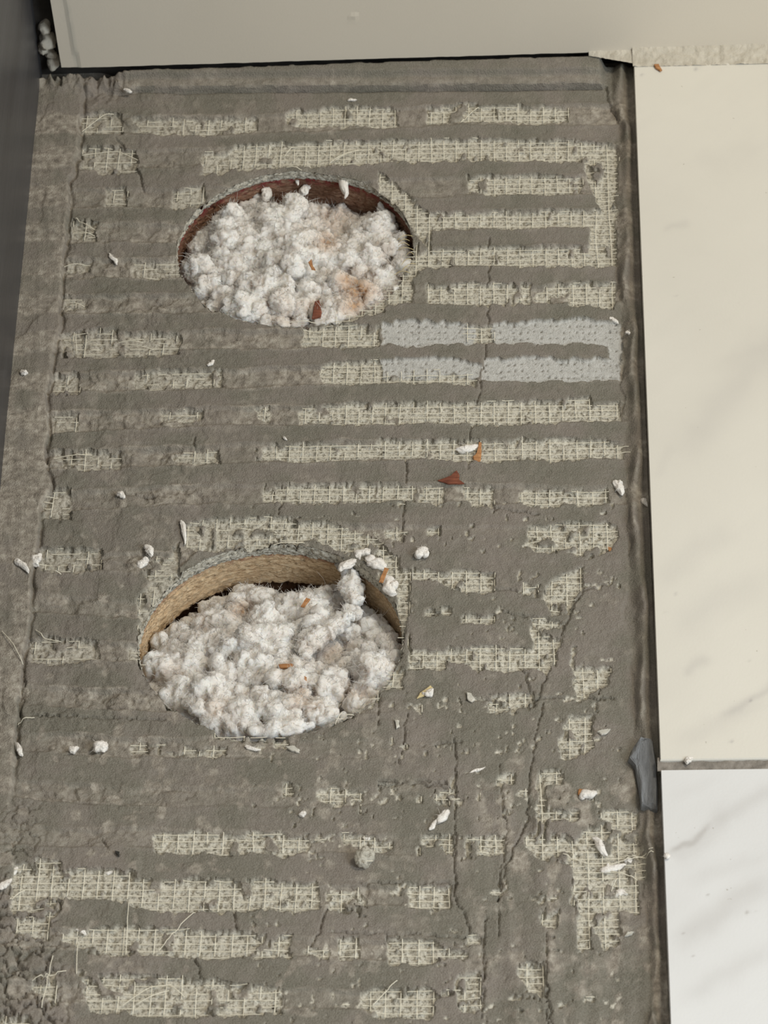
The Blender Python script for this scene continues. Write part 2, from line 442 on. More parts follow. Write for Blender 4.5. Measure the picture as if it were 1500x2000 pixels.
# vertical slabs of mortar in the lower right
low = sst(900, 960, PX)*sst(1440, 1560, PY)
Hm += low*(fbm2(PX/1.0, PY/5, 46, 2, 14.0)*1.6 + fbm2(PX, PY, 20, 3, 13.)*.25)
Hm += sst(780, 860, PX)*sst(1000, 1060, PY)*fbm2(PX, PY, 34, 3, 15.0)*.5
# cracked clods lower left
f1, f21 = voro(PX + fbm2(PX, PY, 22, 3)*22, PY*1.25 + fbm2(PX, PY, 22, 3, 5.)*22, 36.0)
clod = (1-sst(70, 150, PX - (PY-1850)*.1))*sst(1690, 1780, PY) + .5*(1-sst(60, 110, PX))*sst(1540, 1600, PY)
clod = np.clip(clod, 0, 1)*(1-.6*e)
Hm = Hm + clod*(.6 - 2.6*(1-sst(.0, .14, f21)) - f1*.9 + fbm2(PX, PY, 8, 3, 2)*.4)
# flat flaked areas: terrace effect
ter = fbm2(PX, PY, 42, 3, 22.0); left = 1-sst(300, 520, PX)
stepn = sst(.13, .17, ter)*.5 - sst(.13, .17, -ter)*.45
Hm += stepn*(.5+.8*left)*(.5+.6*sm)
ter2 = fbm2(PX/1.6, PY, 24, 3, 23.); Hm += (sst(.2, .23, ter2)-.7*sst(.25, .28, -ter2))*(.25+.45*left+.3*low)*(.3+.7*sm)
for c in CRACKS:
    a = np.array(c, float); bx = (PX > a[:, 0].min()-12) & (PX < a[:, 0].max()+12) & (PY > a[:, 1].min()-12) & (PY < a[:, 1].max()+12)
    qx = PX[bx] + fbm2(PX[bx], PY[bx], 11, 2, 40.)*5; qy = PY[bx] + fbm2(PX[bx], PY[bx], 11, 2, 44.)*5
    d = np.full(qx.shape, 99.0)
    for p, q in zip(a[:-1], a[1:]):
        v = q-p; t = np.clip(((qx-p[0])*v[0]+(qy-p[1])*v[1])/(v@v), 0, 1); d = np.minimum(d, np.hypot(qx-p[0]-t*v[0], qy-p[1]-t*v[1]))
    Hm[bx] -= 2.2*np.exp(-(d/1.25)**2)
# exposed board: rough granular core
f1s, f21s = voro(PX, PY*1.3, 8.0)
core = .0 + fbm2(PX, PY, 7, 3, 51.)*.5 - .9*sst(.26, .42, fbm2(PX, PY/1.5, 13, 2, 52.)) - .5*(fbm2(PX, PY, 5, 1, 53.) > .62)
CRUMB = CRUMB[...] if CRUMB is not None else 0
core = core + CRUMB*1.3
Hm = Hm*(1-ex) + core*ex
_wx, _wy = PX+fbm2(PX, PY, 30, 2, 77.)*5, PY+fbm2(PX, PY, 30, 2, 78.)*4
pit = (np.hypot(((_wx/13.3) % 1)-.5, ((_wy/12.6) % 1)-.5) < .13*(vn2(np.floor(_wx/13.3)*3.7, np.floor(_wy/12.6)*5.3) > .38))
wht = 1.0 + fbm2(PX, PY, 26, 2, 61.)*.12 - .8*pit
Hm = Hm*(1-w) + wht*w
# strip along the dark panel
u = interp(STRIP_EDGE, PY) - PX + fbm2(PX, PY, 24, 3, 71.)*7
st = sst(-2.0, 2.0, u)*(1-.8*sst(1500, 1620, PY)); crev = np.exp(-((u+5)/3.0)**2)*(1-sst(1450, 1600, PY))*(.5+.5*fbm2(PX, PY, 50, 2, 3.))
Hst = 3.9 + fbm2(PX, PY, 60, 3, 72.)*.7 + fbm2(PX, PY/7, 6, 2, 73.)*.16 - .006*np.clip(u-30, 0, 200) + .5*sst(.1, .16, fbm2(PX, PY, 55, 2, 74.))
Hm = Hm*(1-st) + Hst*st - 3.3*crev
# cove under the wall tile
cb = 184 - (PX-150)*.009; v = cb - PY + fbm2(PX, PY, 40, 2, 80.)*2.0
on = sst(215, 250, PX)*(1-sst(1168, 1185, PX))
cv = sst(-1.2, 1.2, v)*on
Hc = 5.0 + np.clip(v-2, 0, 90)*.05 + sst(12, 19, v)*3.4 + fbm2(PX/4, PY, 14, 3, 81.)*.35 + 0.6*np.exp(-((v-9)/7)**2)
Hm = Hm*(1-cv)+Hc*cv - 5.0*np.exp(-((v+2.4)/1.9)**2)*on*(.55+.45*sst(300, 700, PX))
hollow = np.exp(-(((PX-200)/40)**2+((PY-178)/24)**2)); Hm -= hollow*2.2; Hm += hollow*fbm2(PX, PY, 12, 3, 7.)*2.2
cornr = np.exp(-(((PX-135)/42)**2+((PY-158)/18)**2)); Hm += cornr*(2.5+fbm2(PX, PY, 16, 3, 8.)*2.0)
# bank along the floor tiles
wy_ = at(120, 133, .0115)[1] + (X-at(120, 133, .0115)[0])*((at(1500, 92, .0115)-at(120, 133, .0115))[1]/(at(1500, 92, .0115)-at(120, 133, .0115))[0])
behind = sst(.0000, .0012, Y-wy_-.0006*fbm2(PX, PY, 30, 3, 5.)+.0006)
be = interp(BANK_EDGE, PY); te = interp(TILE_EDGE, PY); ub = PX-be+fbm2(PX, PY, 26, 3, 90.)*9
bk = sst(-4, 5, ub)*sst(120, 150, PY)
mid = (PX-be)/(te-be)
Hb = 1.8 + 3.6*np.exp(-((mid-.42+.25*fbm2(PX*0, PY, 90, 2, 94.))/.24)**2)*(1+fbm2(PX/1.5, PY/2.5, 26, 3, 91.)*1.2) + fbm2(PX, PY, 14, 3, 92.)*.55 + 1.2*sst(.8, .92, mid) - 2.0*sst(.95, 1.0, mid)
Hm = Hm*(1-bk)+Hb*bk - 1.1*np.exp(-((ub+3)/3)**2)*sst(.0, .3, fbm2(PX, PY, 60, 2, 93.))*sst(140, 170, PY)
deb = (1-sst(225, 262, PX))*sst(60, 90, PX)*sst(0, 14, 186-PY+fbm2(PX, PY, 30, 3, 141.)*16)
Hm = Hm + deb*(3.2+fbm2(PX, PY, 15, 4, 142.)*4.0 - 3.5*sst(.15, .4, fbm2(PX, PY, 20, 2, 143.)))
Hm = Hm*(1-behind)-4.0*behind*(1-.9*(1-sst(190, 240, PX)))
gra = fbm2(PX, PY, 4.5, 2, 33.)*.09; Hm += gra
fz = (1-sst(-1, 1, dE))
Z = Hm*.001
# pale dusty smear colour, plus highlights painted along the groove lips
smc = np.clip(sm*1.0*(.6+.4*sst(-.25, .25, fbm2(PX, PY, 30, 4, 101.))) + .75*st*sst(-.3, .4, fbm2(PX, PY/3, 50, 3, 102.)) + .5*(bk)*sst(0., .5, fbm2(PX, PY, 40, 3, 103.)) + .45*cv*(1-sst(9, 16, v))
      + .9*low*sst(.12, .4, fbm2(PX, PY/1.6, 30, 4, 151.)) + (.35+.4*sst(900, 1200, PY))*sst(.22, .42, fbm2(PX, PY, 26, 4, 104.))*(1-.5*sst(600, 800, PX)) + 1.0*lz*np.exp(-((sg+3.6)/1.8)**2) + .9*lip*(PY < 9999)*sst(-.3, .3, fbm2(PX, PY, 34, 2, 9.))*(1-.6*sst(600, 800, PX)), 0, 1)
ringd = [np.hypot(X-c[0], Y-c[1]) for c in HC]
exc = np.clip(ex*(1-st)*(1-bk)*(1-cv), 0, 1)
fadeleft = 1-.48*(1-sst(250, 560, PX))*(1-sst(1500, 1650, PY)); exc = exc*fadeleft
MASK = np.stack([exc, w*(1-.8*pit), smc*(1-.5*w), np.ones_like(w)], -1)
# part labels of cells
LAB = 100+RID
LAB = np.where(dE > 0, 1, LAB); LAB = np.where(dW > 0, 2, LAB)
LAB = np.where(u > 0, np.where(PY < 1520, 50, LAB), LAB)
LAB = np.where((v > 0) & (on > .5), 51, LAB); LAB = np.where((ub > 0) & (PY > 140), 52, LAB)
cell = LAB[:-1, :-1]
keep = np.ones(cell.shape, bool)
cx = (X[:-1, :-1]+DX/2); cyy = (Y[:-1, :-1]+DY/2)
for k, c in enumerate(HC):
    th = np.arctan2(cyy-c[1], cx-c[0]); keep &= np.hypot(cx-c[0], cyy-c[1]) > hole_r(th, k)
# snap rim vertices on the cut
used = np.zeros(X.shape, int); n4 = np.zeros(X.shape, int)
for a in (0, 1):
    for b in (0, 1):
        used[a:NX-1+a, b:NY-1+b] += keep; n4[a:NX-1+a, b:NY-1+b] += 1
rim = (used > 0) & (used < n4)
for k, c in enumerate(HC):
    d = np.hypot(X-c[0], Y-c[1]); m = rim & (d < RAD*1.2); th = np.arctan2(Y[m]-c[1], X[m]-c[0]); rr = hole_r(th, k)
    X[m] = c[0]+np.cos(th)*rr; Y[m] = c[1]+np.sin(th)*rr
    near = np.exp(-((d-RAD)/.0022)**2); Z -= near*.0007*(1+fbm2(PX, PY, 10, 2, 5.))
FI = np.arange(NX*NY).reshape(NX, NY)
QF = np.stack([FI[:-1, :-1], FI[1:, :-1], FI[1:, 1:], FI[:-1, 1:]], -1)
VV = np.stack([X, Y, Z], -1).reshape(-1, 3); MM = MASK.reshape(-1, 4)
def sub(sel, name, parent, **kw):
    F = QF[sel]
    if len(F) < 4: return None
    uq, inv = np.unique(F.ravel(), return_inverse=True)
    me = mesh_np(name, VV[uq], inv.reshape(-1, 4), M_GROUND, {'mask': MM[uq]})
    return link(name, me, parent, **kw)
floor = sub(keep & (cell == 1), 'floor', None, kind='structure', label='cement backer board floor with mesh showing between troweled mortar ridges, two round holes')
sub(keep & (cell == 2), 'skim_coat', floor, label='pale whitish skim coat with rows of pin holes')
sub(keep & (cell == 50), 'mortar_strip', floor, label='flat mortar strip running along the dark panel')
sub(keep & (cell == 51), 'mortar_cove', floor, label='smooth mortar fillet under the wall tile')
sub(keep & (cell == 52), 'mortar_bank', floor, label='lumpy mortar bank along the edge of the floor tiles')
for k in range(len(ROWS)+1):
    sub(keep & (cell == 100+k), 'mortar_ridge', floor)
# slab under the height field
def hgt(x, y):
    i = np.clip(((np.asarray(x)-x0)/DX).astype(int), 0, NX-1); j = np.clip(((np.asarray(y)-y0)/DY).astype(int), 0, NY-1); return Z[i, j]
def eat(x, y):
    i = np.clip(((np.asarray(x)-x0)/DX).astype(int), 0, NX-1); j = np.clip(((np.asarray(y)-y0)/DY).astype(int), 0, NY-1); return dE[i, j], idE[i, j]

# ------------------------------------------------------------------ hole walls
def ring(name, k, prof, mat, label, nz=14, nt=360, rough=.0004, redtop=0):
    """prof: list of (z, radius offset) from top to bottom, revolved"""
    pr = np.array(prof, float); s = np.linspace(0, len(pr)-1, nz*(len(pr)-1)+1)
    z = np.interp(s, np.arange(len(pr)), pr[:, 0]); ro = np.interp(s, np.arange(len(pr)), pr[:, 1])
    th = np.linspace(0, 2*math.pi, nt, endpoint=False); TH, S = np.meshgrid(th, s, indexing='ij')
    Zr = np.broadcast_to(z, TH.shape).copy(); RO = np.broadcast_to(ro, TH.shape)
    R = hole_r(TH, k) + RO + rough*fbm2(TH*RAD*9000+k*77, Zr*14000, 7., 3, 6.+k)
    c = HC[k]; x = c[0]+np.cos(TH)*R; y = c[1]+np.sin(TH)*R
    top = sst(.0015, 0, -Zr)
    Zr = Zr + np.where(S < .5, hgt(c[0]+np.cos(TH)*(R+.001), c[1]+np.sin(TH)*(R+.001))*1.0, 0)
    V = np.stack([x, y, Zr], -1).reshape(-1, 3); n = len(s)
    i = np.arange(nt*n).reshape(nt, n); j = np.roll(i, -1, 0)
    F = np.stack([i[:, :-1], i[:, 1:], j[:, 1:], j[:, :-1]], -1).reshape(-1, 4)
    mk = np.zeros((len(V), 4)); mk[:, 0] = .85; mk[:, 3] = 1
    red = np.clip(1-(-V[:, 2]-.0045)/.0035, 0, 1)*redtop
    return link(name, mesh_np(name, V, F, mat, {'mask': mk, 'red': red}), floor, label=label)
for k in (0, 1):
    zb = (.0032, .0052)[k]
    ring('board_edge', k, [(-.0002, .0002), (-zb*.5, .0001), (-zb, .0008), (-zb-.0004, .0030)], M_GROUND, 'rough cement edge of the cut backer board', rough=.0012)
    ring('plywood_edge', k, [(-zb+.0004, .0030), (-zb+.0003, .0014), (-.012, .0009), (-.0225, .0005), (-.0235, .004)], (M_WOOD_SHADED, M_WOOD_LIT)[k],
         ('brown wood edge inside the far hole, shade painted into its colour', 'fibrous wood edge inside the near hole, light painted into its tan colour')[k], rough=.0013, redtop=1)
    ring('cavity_side', k, [(-.0230, .005), (-.040, .004), (-.075, .004)], M_JOIST, 'dark cavity below the wood layer', rough=.002)
    th = np.linspace(0, 2*math.pi, 64, endpoint=False); V = [[HC[k][0]+math.cos(t)*.066, HC[k][1]+math.sin(t)*.066, -.0745] for t in th]
    link('cavity_base', mesh_np('cavity_base', V, [list(range(64))], M_JOIST), floor)

# ------------------------------------------------------------------ fibreglass scrim
def tube(P, r, sides=4):
    """small tube along points P -> (V, F)"""
    P = np.asarray(P, float); n = len(P); T = np.gradient(P, axis=0); T /= np.linalg.norm(T, axis=1)[:, None]+1e-9
    A = np.cross(T, [0, 0, 1.0]); A /= np.linalg.norm(A, axis=1)[:, None]+1e-9; B = np.cross(A, T)
    r = np.broadcast_to(np.asarray(r, float), (n,))[:, None]
    V = np.concatenate([P + r*(A*math.cos(q)+B*math.sin(q)) for q in [2*math.pi*(k+.5)/sides for k in range(sides)]])
    F = []
    for k in range(sides):
        k2 = (k+1) % sides
        a = np.arange(n-1)+k*n; b = np.arange(n-1)+k2*n
        F.append(np.stack([a, a+1, b+1, b], -1))
    return V, np.concatenate(F)
class Acc:
    def __init__(s): s.V = []; s.F = []; s.n = 0; s.C = []
    def add(s, V, F, c=None):
        s.V.append(V); s.F.append(F+s.n); s.n += len(V)
        if c is not None: s.C.append(np.full(len(V), c))
    def mesh(s, name, mat, smooth=True):
        return mesh_np(name, np.concatenate(s.V), np.concatenate(s.F), mat, {'tint': np.concatenate(s.C)} if s.C else None, smooth)
scr = {}
SX, SY_ = 0.00620, 0.00352
OX = at(623, 812)[0] % SX; OY = at(700, 812)[1] % SY_
STEP = .0007
def lay(line, rad, drop):
    """line: Nx2 points across the whole board; keep the runs over exposed board"""
    d, ids = eat(line[:, 0], line[:, 1]); z = hgt(line[:, 0], line[:, 1])
    px, py = topx(line[:, 0], line[:, 1], .001)
    hd = np.minimum(*[np.hypot(line[:, 0]-c[0], line[:, 1]-c[1]) for c in HC])
    ext = fbm2(px, py, 30, 2, 200.+drop)*1.8-.3
    ok = (d > -.6-ext) & (hd > RAD-.0012-.0025*(vn2(px/7, py/7) > .6)) & (ids >= 0) & (vn2(px/18+drop*3.7, py/18) > .10)
    ok &= (vn2(px/15+drop*7.1+40, py/15) > .42*(1-sst(420, 620, px))*(1-sst(1300, 1450, py)))
    ok &= (px > -60) & (py < 2080)
    i = 0; n = len(ok)
    while i < n:
        if not ok[i]: i += 1; continue
        j = i
        while j < n and ok[j]: j += 1
        if j-i >= 5:
            P = np.column_stack([line[i:j], np.maximum(z[i:j], .0002)])
            zz = P[:, 2].copy(); zz = np.convolve(np.pad(zz, 5, 'edge'), np.ones(11)/11, 'valid'); zz = np.minimum(zz, .0012)
            P[:, 2] = zz+.00085+.0003*vn2(px[i:j]/25, py[i:j]/25)
            P = P[::2] if len(P) > 7 else P
            pid = int(ids[(i+j)//2]); scr.setdefault(pid, Acc()).add(*tube(P, rad))
        i = j
for i in range(int((x1-x0)/SX)+2):
    xx = x0-(x0 % SX)+OX+i*SX; ys = np.arange(y0, y1, STEP)
    wob = fbm2(ys*3000, np.full_like(ys, i*50.), 90, 2, i)*.0007
    lay(np.column_stack([xx+wob+0*ys, ys]), .00021, i)
for j in range(int((y1-y0)/SY_)+2):
    yy = y0-(y0 % SY_)+OY+j*SY_; xs = np.arange(x0, x1, STEP)
    wob = fbm2(xs*3000, np.full_like(xs, j*50.), 110, 2, j+300)*.0006
    lay(np.column_stack([xs, yy+wob+0*xs]), .00017, j+500)
for pid in sorted(scr): link('fiberglass_mesh', scr[pid].mesh('fiberglass_mesh', M_STRAND), floor, kind='stuff')
# loose strand ends standing off the board
LOOSE = [[(900, 243), (935, 208)], [(160, 256), (205, 226), (222, 222)], [(160, 302), (230, 298), (270, 312)], [(148, 430), (190, 452)], [(150, 452), (185, 460)],
 [(385, 1782), (345, 1820), (310, 1856)], [(240, 1962), (290, 1932), (335, 1922)], [(330, 1924), (360, 1946)], [(270, 1958), (330, 1934)],
 [(728, 1964), (776, 1918)], [(5, 1240), (28, 1270), (45, 1300)], [(70, 1233), (88, 1250), (120, 1254)], [(100, 1120), (120, 1125)],
 [(20, 1760), (48, 1738)], [(1215, 1672), (1276, 1680)], [(1185, 1690), (1275, 1670)], [(1192, 1700), (1245, 1718)], [(1100, 1672), (1150, 1690), (1200, 1685)], [(1206, 1714), (1194, 1742)],
 [(104, 1870), (82, 1970)], [(60, 1918), (130, 1900)], [(252, 1762), (246, 1868)], [(153, 1840), (150, 1905)], [(35, 1415), (68, 1406)], [(105, 895), (180, 888)], [(150, 690), (148, 650)],
 [(232, 668), (280, 668)], [(240, 672), (300, 682)], [(555, 305), (570, 290), (632, 286)], [(655, 312), (700, 292)], [(645, 316), (690, 294)], [(125, 520), (165, 516)], [(130, 590), (165, 598)],
 [(850, 1368), (790, 1120)][:0], [(565, 633), (620, 632)], [(655, 1415), (668, 1390)], [(668, 1400), (692, 1396)], [(560, 330), (590, 334)], [(535, 1068), (595, 1062)]]
for L in LOOSE:
    if len(L) < 2: continue
    a = np.array([at(p[0], p[1], .002) for p in L]); t = np.linspace(0, len(L)-1, 14)
    P = np.stack([np.interp(t, range(len(L)), a[:, i]) for i in range(3)], -1)
    P[:, 2] = np.maximum(hgt(P[:, 0], P[:, 1]), .001)+.0006+.0012*np.sin(t/t[-1]*math.pi)
    V, F = tube(P, .00018); link('loose_strand', mesh_np('loose_strand', V, F, M_STRAND), floor)
for q in range(9):
    x, y = 812+random.uniform(-14, 10), 462+q*9; a = at(x, y, .002); b = at(x+random.uniform(-34, -10), y+random.uniform(4, 16), .001)
    P = np.linspace(a, b, 8); P[:, 2] = .0022+.002*np.sin(np.linspace(0, 3, 8)); V, F = tube(P, .00013)
    link('loose_strand', mesh_np('loose_strand', V, F, M_YSTRAND), floor, label='yellowed strand at the rim of the far hole')

# ------------------------------------------------------------------ insulation
def ico(s):
    bm = bmesh.new(); bmesh.ops.create_icosphere(bm, subdivisions=s, radius=1); bm.verts.ensure_lookup_table()
    V = np.array([v.co[:] for v in bm.verts]); F = np.array([[v.index for v in f.verts] for f in bm.faces]); bm.free(); return V, F
ICO = {s: ico(s) for s in (2, 3, 4, 5)}
def rotm():
    q = RNG.normal(size=4); q /= np.linalg.norm(q); a, b, c, d = q
    return np.array([[1-2*(c*c+d*d), 2*(b*c-a*d), 2*(b*d+a*c)], [2*(b*c+a*d), 1-2*(b*b+d*d), 2*(c*d-a*b)], [2*(b*d-a*c), 2*(c*d+a*b), 1-2*(b*b+c*c)]])
def billow(p):
    return 1-np.abs(2*vn3(p)-1)
def lump(c, r, sub_, stretch=None, amp=1.0, rot=None):
    V, F = ICO[sub_]; s = np.array(stretch) if stretch is not None else 1+RNG.uniform(-.28, .35, 3)
    Rm = rotm() if rot is None else rot
    P = (V*s)@Rm.T*r; o = RNG.uniform(0, 60, 3); N = P/(np.linalg.norm(P, axis=1)[:, None]+1e-9)
    sc = 1/max(r, .003)
    dsp = .55*(billow(P*sc*1.1+o)-.6) + .30*(billow(P*sc*2.6+o)-.6) + .14*(vn3(P*sc*6+o)-.5)+.10*(vn3(P*sc*14+o)-.5)
    return P + N*(dsp*r*amp)[:, None] + np.asarray(c), F
def hairs(acc, c, r, n, L=.004, flat=.6):
    for _ in range(n):
        d = RNG.normal(size=3); d[2] = abs(d[2]); d /= np.linalg.norm(d); p = np.asarray(c)+d*r*RNG.uniform(.8, 1.05)
        t = RNG.normal(size=3)*.8+d; t /= np.linalg.norm(t); b = RNG.normal(size=3); l = L*RNG.uniform(.3, 1)
        P = np.array([p+t*l*s+b*l*.25*s*s for s in (0, .35, .7, 1)])
        acc.add(*tube(P, [.00009, .00008, .00006, .00002], 3))
# surface of the fill: control heights (px, py, z mm) blended by distance
FILL = [
 [(380, 480, -9), (440, 440, -8), (420, 560, -3), (500, 400, -13), (540, 430, -4), (560, 480, -1), (500, 520, -2), (590, 540, -4), (560, 600, -3), (470, 600, -1), (610, 430, -16), (655, 430, -34), (680, 400, -34), (720, 420, -18),
  (650, 470, -20), (760, 470, -8), (700, 490, -7), (740, 560, -6), (660, 560, -6), (620, 610, -4), (700, 590, -4), (560, 370, -22), (470, 380, -17), (600, 375, -30), (740, 390, -26), (620, 390, -36)],
 [(320, 1250, -16), (370, 1200, -20), (330, 1340, -7), (420, 1160, -23), (520, 1140, -25), (600, 1150, -24), (660, 1130, -14), (720, 1170, -22), (750, 1230, -20), (420, 1300, -8), (500, 1250, -9), (560, 1220, -11), (480, 1200, -17),
  (640, 1270, -21), (660, 1290, -22), (600, 1250, -12), (700, 1240, -12), (700, 1320, -6), (740, 1310, -7), (620, 1340, -8), (540, 1330, -6), (460, 1380, -4), (400, 1390, -2), (520, 1420, -1), (600, 1400, -3), (660, 1370, -9), (640, 1400, -5)]]
def remesh(V, F, voxel, smooth=1):
    """fuse overlapping lumps into one skin"""
    me = bpy.data.meshes.new('tmp'); me.from_pydata(V.tolist(), [], F.tolist()); o = bpy.data.objects.new('tmp', me); COL.objects.link(o)
    m = o.modifiers.new('r', 'REMESH'); m.mode = 'VOXEL'; m.voxel_size = voxel
    if smooth: q = o.modifiers.new('s', 'SMOOTH'); q.iterations = smooth; q.factor = .5
    dg = bpy.context.evaluated_depsgraph_get(); ev = o.evaluated_get(dg).to_mesh()
    n = len(ev.vertices); co = np.empty(n*3); ev.vertices.foreach_get('co', co); no = np.empty(n*3); ev.vertices.foreach_get('normal', no)
    fl = [tuple(p.vertices) for p in ev.polygons]; fq = np.array([f for f in fl if len(f) == 4]); ft = np.array([f+(f[2],) for f in fl if len(f) == 3]) if any(len(f) == 3 for f in fl) else None
    o.evaluated_get(dg).to_mesh_clear(); bpy.data.objects.remove(o); bpy.data.meshes.remove(me)
    return co.reshape(-1, 3), no.reshape(-1, 3), fq
def frizz(V, N, amp=1.0):
    """wool surface: warped ridged noise along the normals"""
    wv = np.stack([vn3(V*260+9), vn3(V*260+23), vn3(V*260+41)], -1)*1.6
    r1 = 1-np.abs(2*vn3(V*190+wv*.8+3)-1); r2 = 1-np.abs(2*vn3(V*620+wv*1.5+13)-1); r3 = 1-np.abs(2*vn3(V*1700+wv*2+7)-1)
    return V + N*((r1-.55)*.0026+(r2-.5)*.0011+(r3-.5)*.0009)[:, None]*amp
EXTRA = [[(555, 440, -6, 90, 56, 60), (440, 480, -4, 120, 52, 80), (500, 560, 0, 100, 46, -20), (570, 510, 1, 90, 46, 70), (720, 495, -4, 90, 50, 20), (745, 440, -10, 60, 44, 80), (690, 560, -2, 60, 50, -20), (500, 392, -13, 50, 26, 40), (555, 600, 0, 60, 40, 80)],
         [(688, 1150, -7, 90, 34, -75), (650, 1225, -6, 90, 30, 38), (730, 1312, -4, 50, 48, 0), (430, 1398, -1, 130, 24, -22), (550, 1424, -.5, 110, 20, 6), (610, 1240, -6, 80, 34, 70), (450, 1205, -16, 60, 46, 60), (500, 1250, -6, 100, 44, 10), (420, 1330, -3, 70, 40, 80), (600, 1335, -3, 120, 40, -8), (520, 1385, -1, 110, 40, 5), (372, 1300, -11, 60, 44, 60)]]
STAINS_SHADE = [[(698, 568, 36, 1.0), (676, 545, 20, .9), (640, 470, 24, .8), (690, 595, 26, .8), (655, 420, 40, .5), (760, 500, 24, .25), (560, 615, 30, .35), (610, 600, 22, .4)],  # real tan stains, plus brown shade painted into the hollows of the fill
          [(468, 1190, 20, .8), (400, 1215, 26, .3), (590, 1360, 34, .45), (640, 1270, 36, .35), (690, 1350, 34, .35), (330, 1310, 24, .3), (560, 1302, 16, .5), (420, 1385, 26, .35)]]
for k in (0, 1):
    C0 = HC[k]; cp_ = np.array([at(a, b, c*.001) for a, b, c in FILL[k]]); acc = Acc(); hv = Acc()
    def zf(x, y):
        d = (x-cp_[:, 0])**2+(y-cp_[:, 1])**2; wgt = 1/(d+8e-6)**2.5; return float((wgt*cp_[:, 2]).sum()/wgt.sum())
    V, F = ICO[5]; r0 = RAD-.0010
    # body of the fill: a squashed ball clipped to the heap surface
    bx = V[:, 0]*r0; by = V[:, 1]*r0; top = np.array([zf(C0[0]+p, C0[1]+q) for p, q in zip(bx, by)])-.0045
    bz = np.where(V[:, 2] > 0, top, -.060); acc.add(np.stack([C0[0]+bx, C0[1]+by, bz], -1), F)
    for q in range(210):
        big = q < 54; r = RNG.uniform(.006, .0105) if big else RNG.uniform(.0022, .0055)
        a = RNG.uniform(0, 2*math.pi); rad = (RAD-r*.85-.0006)*math.sqrt(RNG.random()); x = C0[0]+rad*math.cos(a); y = C0[1]+rad*math.sin(a)
        z0_ = zf(x, y); z = z0_ - (r*.85 if big else r*.35) + RNG.uniform(-.0016, .0022)
        if z0_ < -.021: r *= .6; z -= .004
        acc.add(*lump((x, y, z), r, 3, amp=1.3))
    for qx, qy, qz, ql, qw, qa in EXTRA[k]:
        ca, sa = math.cos(math.radians(qa)), math.sin(math.radians(qa)); p0 = at(qx-ca*ql/2, qy+sa*ql/2, qz*.001); p1 = at(qx+ca*ql/2, qy-sa*ql/2, qz*.001)
        for t_ in np.linspace(0, 1, max(3, int(ql/qw*2.2))):
            pp = p0+(p1-p0)*t_; r = qw*.000115*(1-.35*abs(2*t_-1))*RNG.uniform(.85, 1.2); acc.add(*lump(pp+RNG.normal(size=3)*r*.18, r, 3, amp=.9))
    V = np.concatenate(acc.V); F = np.concatenate(acc.F)
    V, N, F = remesh(V, F, .00072, 6); V = frizz(V, N, 1.0)
    # keep inside the cut
    th = np.arctan2(V[:, 1]-C0[1], V[:, 0]-C0[0]); rr = np.hypot(V[:, 0]-C0[0], V[:, 1]-C0[1]); lim = hole_r(th, k)-.0004+.0012*(V[:, 2] < -.005)
    f = np.minimum(1, lim/np.maximum(rr, 1e-6)); V[:, 0] = C0[0]+(V[:, 0]-C0[0])*f; V[:, 1] = C0[1]+(V[:, 1]-C0[1])*f
    fz_ = V[F].mean(1)[:, 2] > -.048; F = F[fz_]
    px, py = topx(V[:, 0], V[:, 1], V[:, 2]); st_ = np.zeros(len(V))
    for sx, sy_2, sr, sa in STAINS_SHADE[k]: st_ = np.maximum(st_, sa*np.exp(-((px-sx)**2+((py-sy_2)*1.2)**2)/sr**2)*(.6+.8*vn3(V*420)))
    lab = ('white fluffy loose-fill insulation packed in the far hole nearer the wall tile', 'white fluffy loose-fill insulation heaped in the near hole')[k]
    o = link('loose_insulation', mesh_np('loose_insulation', V, F, M_WOOL, {'stain_shade': np.clip(st_, 0, 1)}), kind='stuff', label=lab, cat='insulation')
    up = np.where((N[:, 2] > .05) & (V[:, 2] > -.04))[0]; pick = RNG.choice(up, 8500, replace=False)
    for i in pick:
        if np.hypot(V[i, 0]-C0[0], V[i, 1]-C0[1]) > RAD-.003: continue
        t = N[i]*.7+RNG.normal(size=3)*.75; t /= np.linalg.norm(t); bnd = RNG.normal(size=3); l = .0032*RNG.uniform(.3, 1)*(2.3 if RNG.random() < .07 else 1)
        hv.add(*tube([V[i]+t*l*s_+bnd*l*.3*s_*s_ for s_ in (0, .5, 1)], [.00013, .00010, .00003], 3))
    link('fiber_fuzz', hv.mesh('fiber_fuzz', M_WOOL), o, kind='stuff')

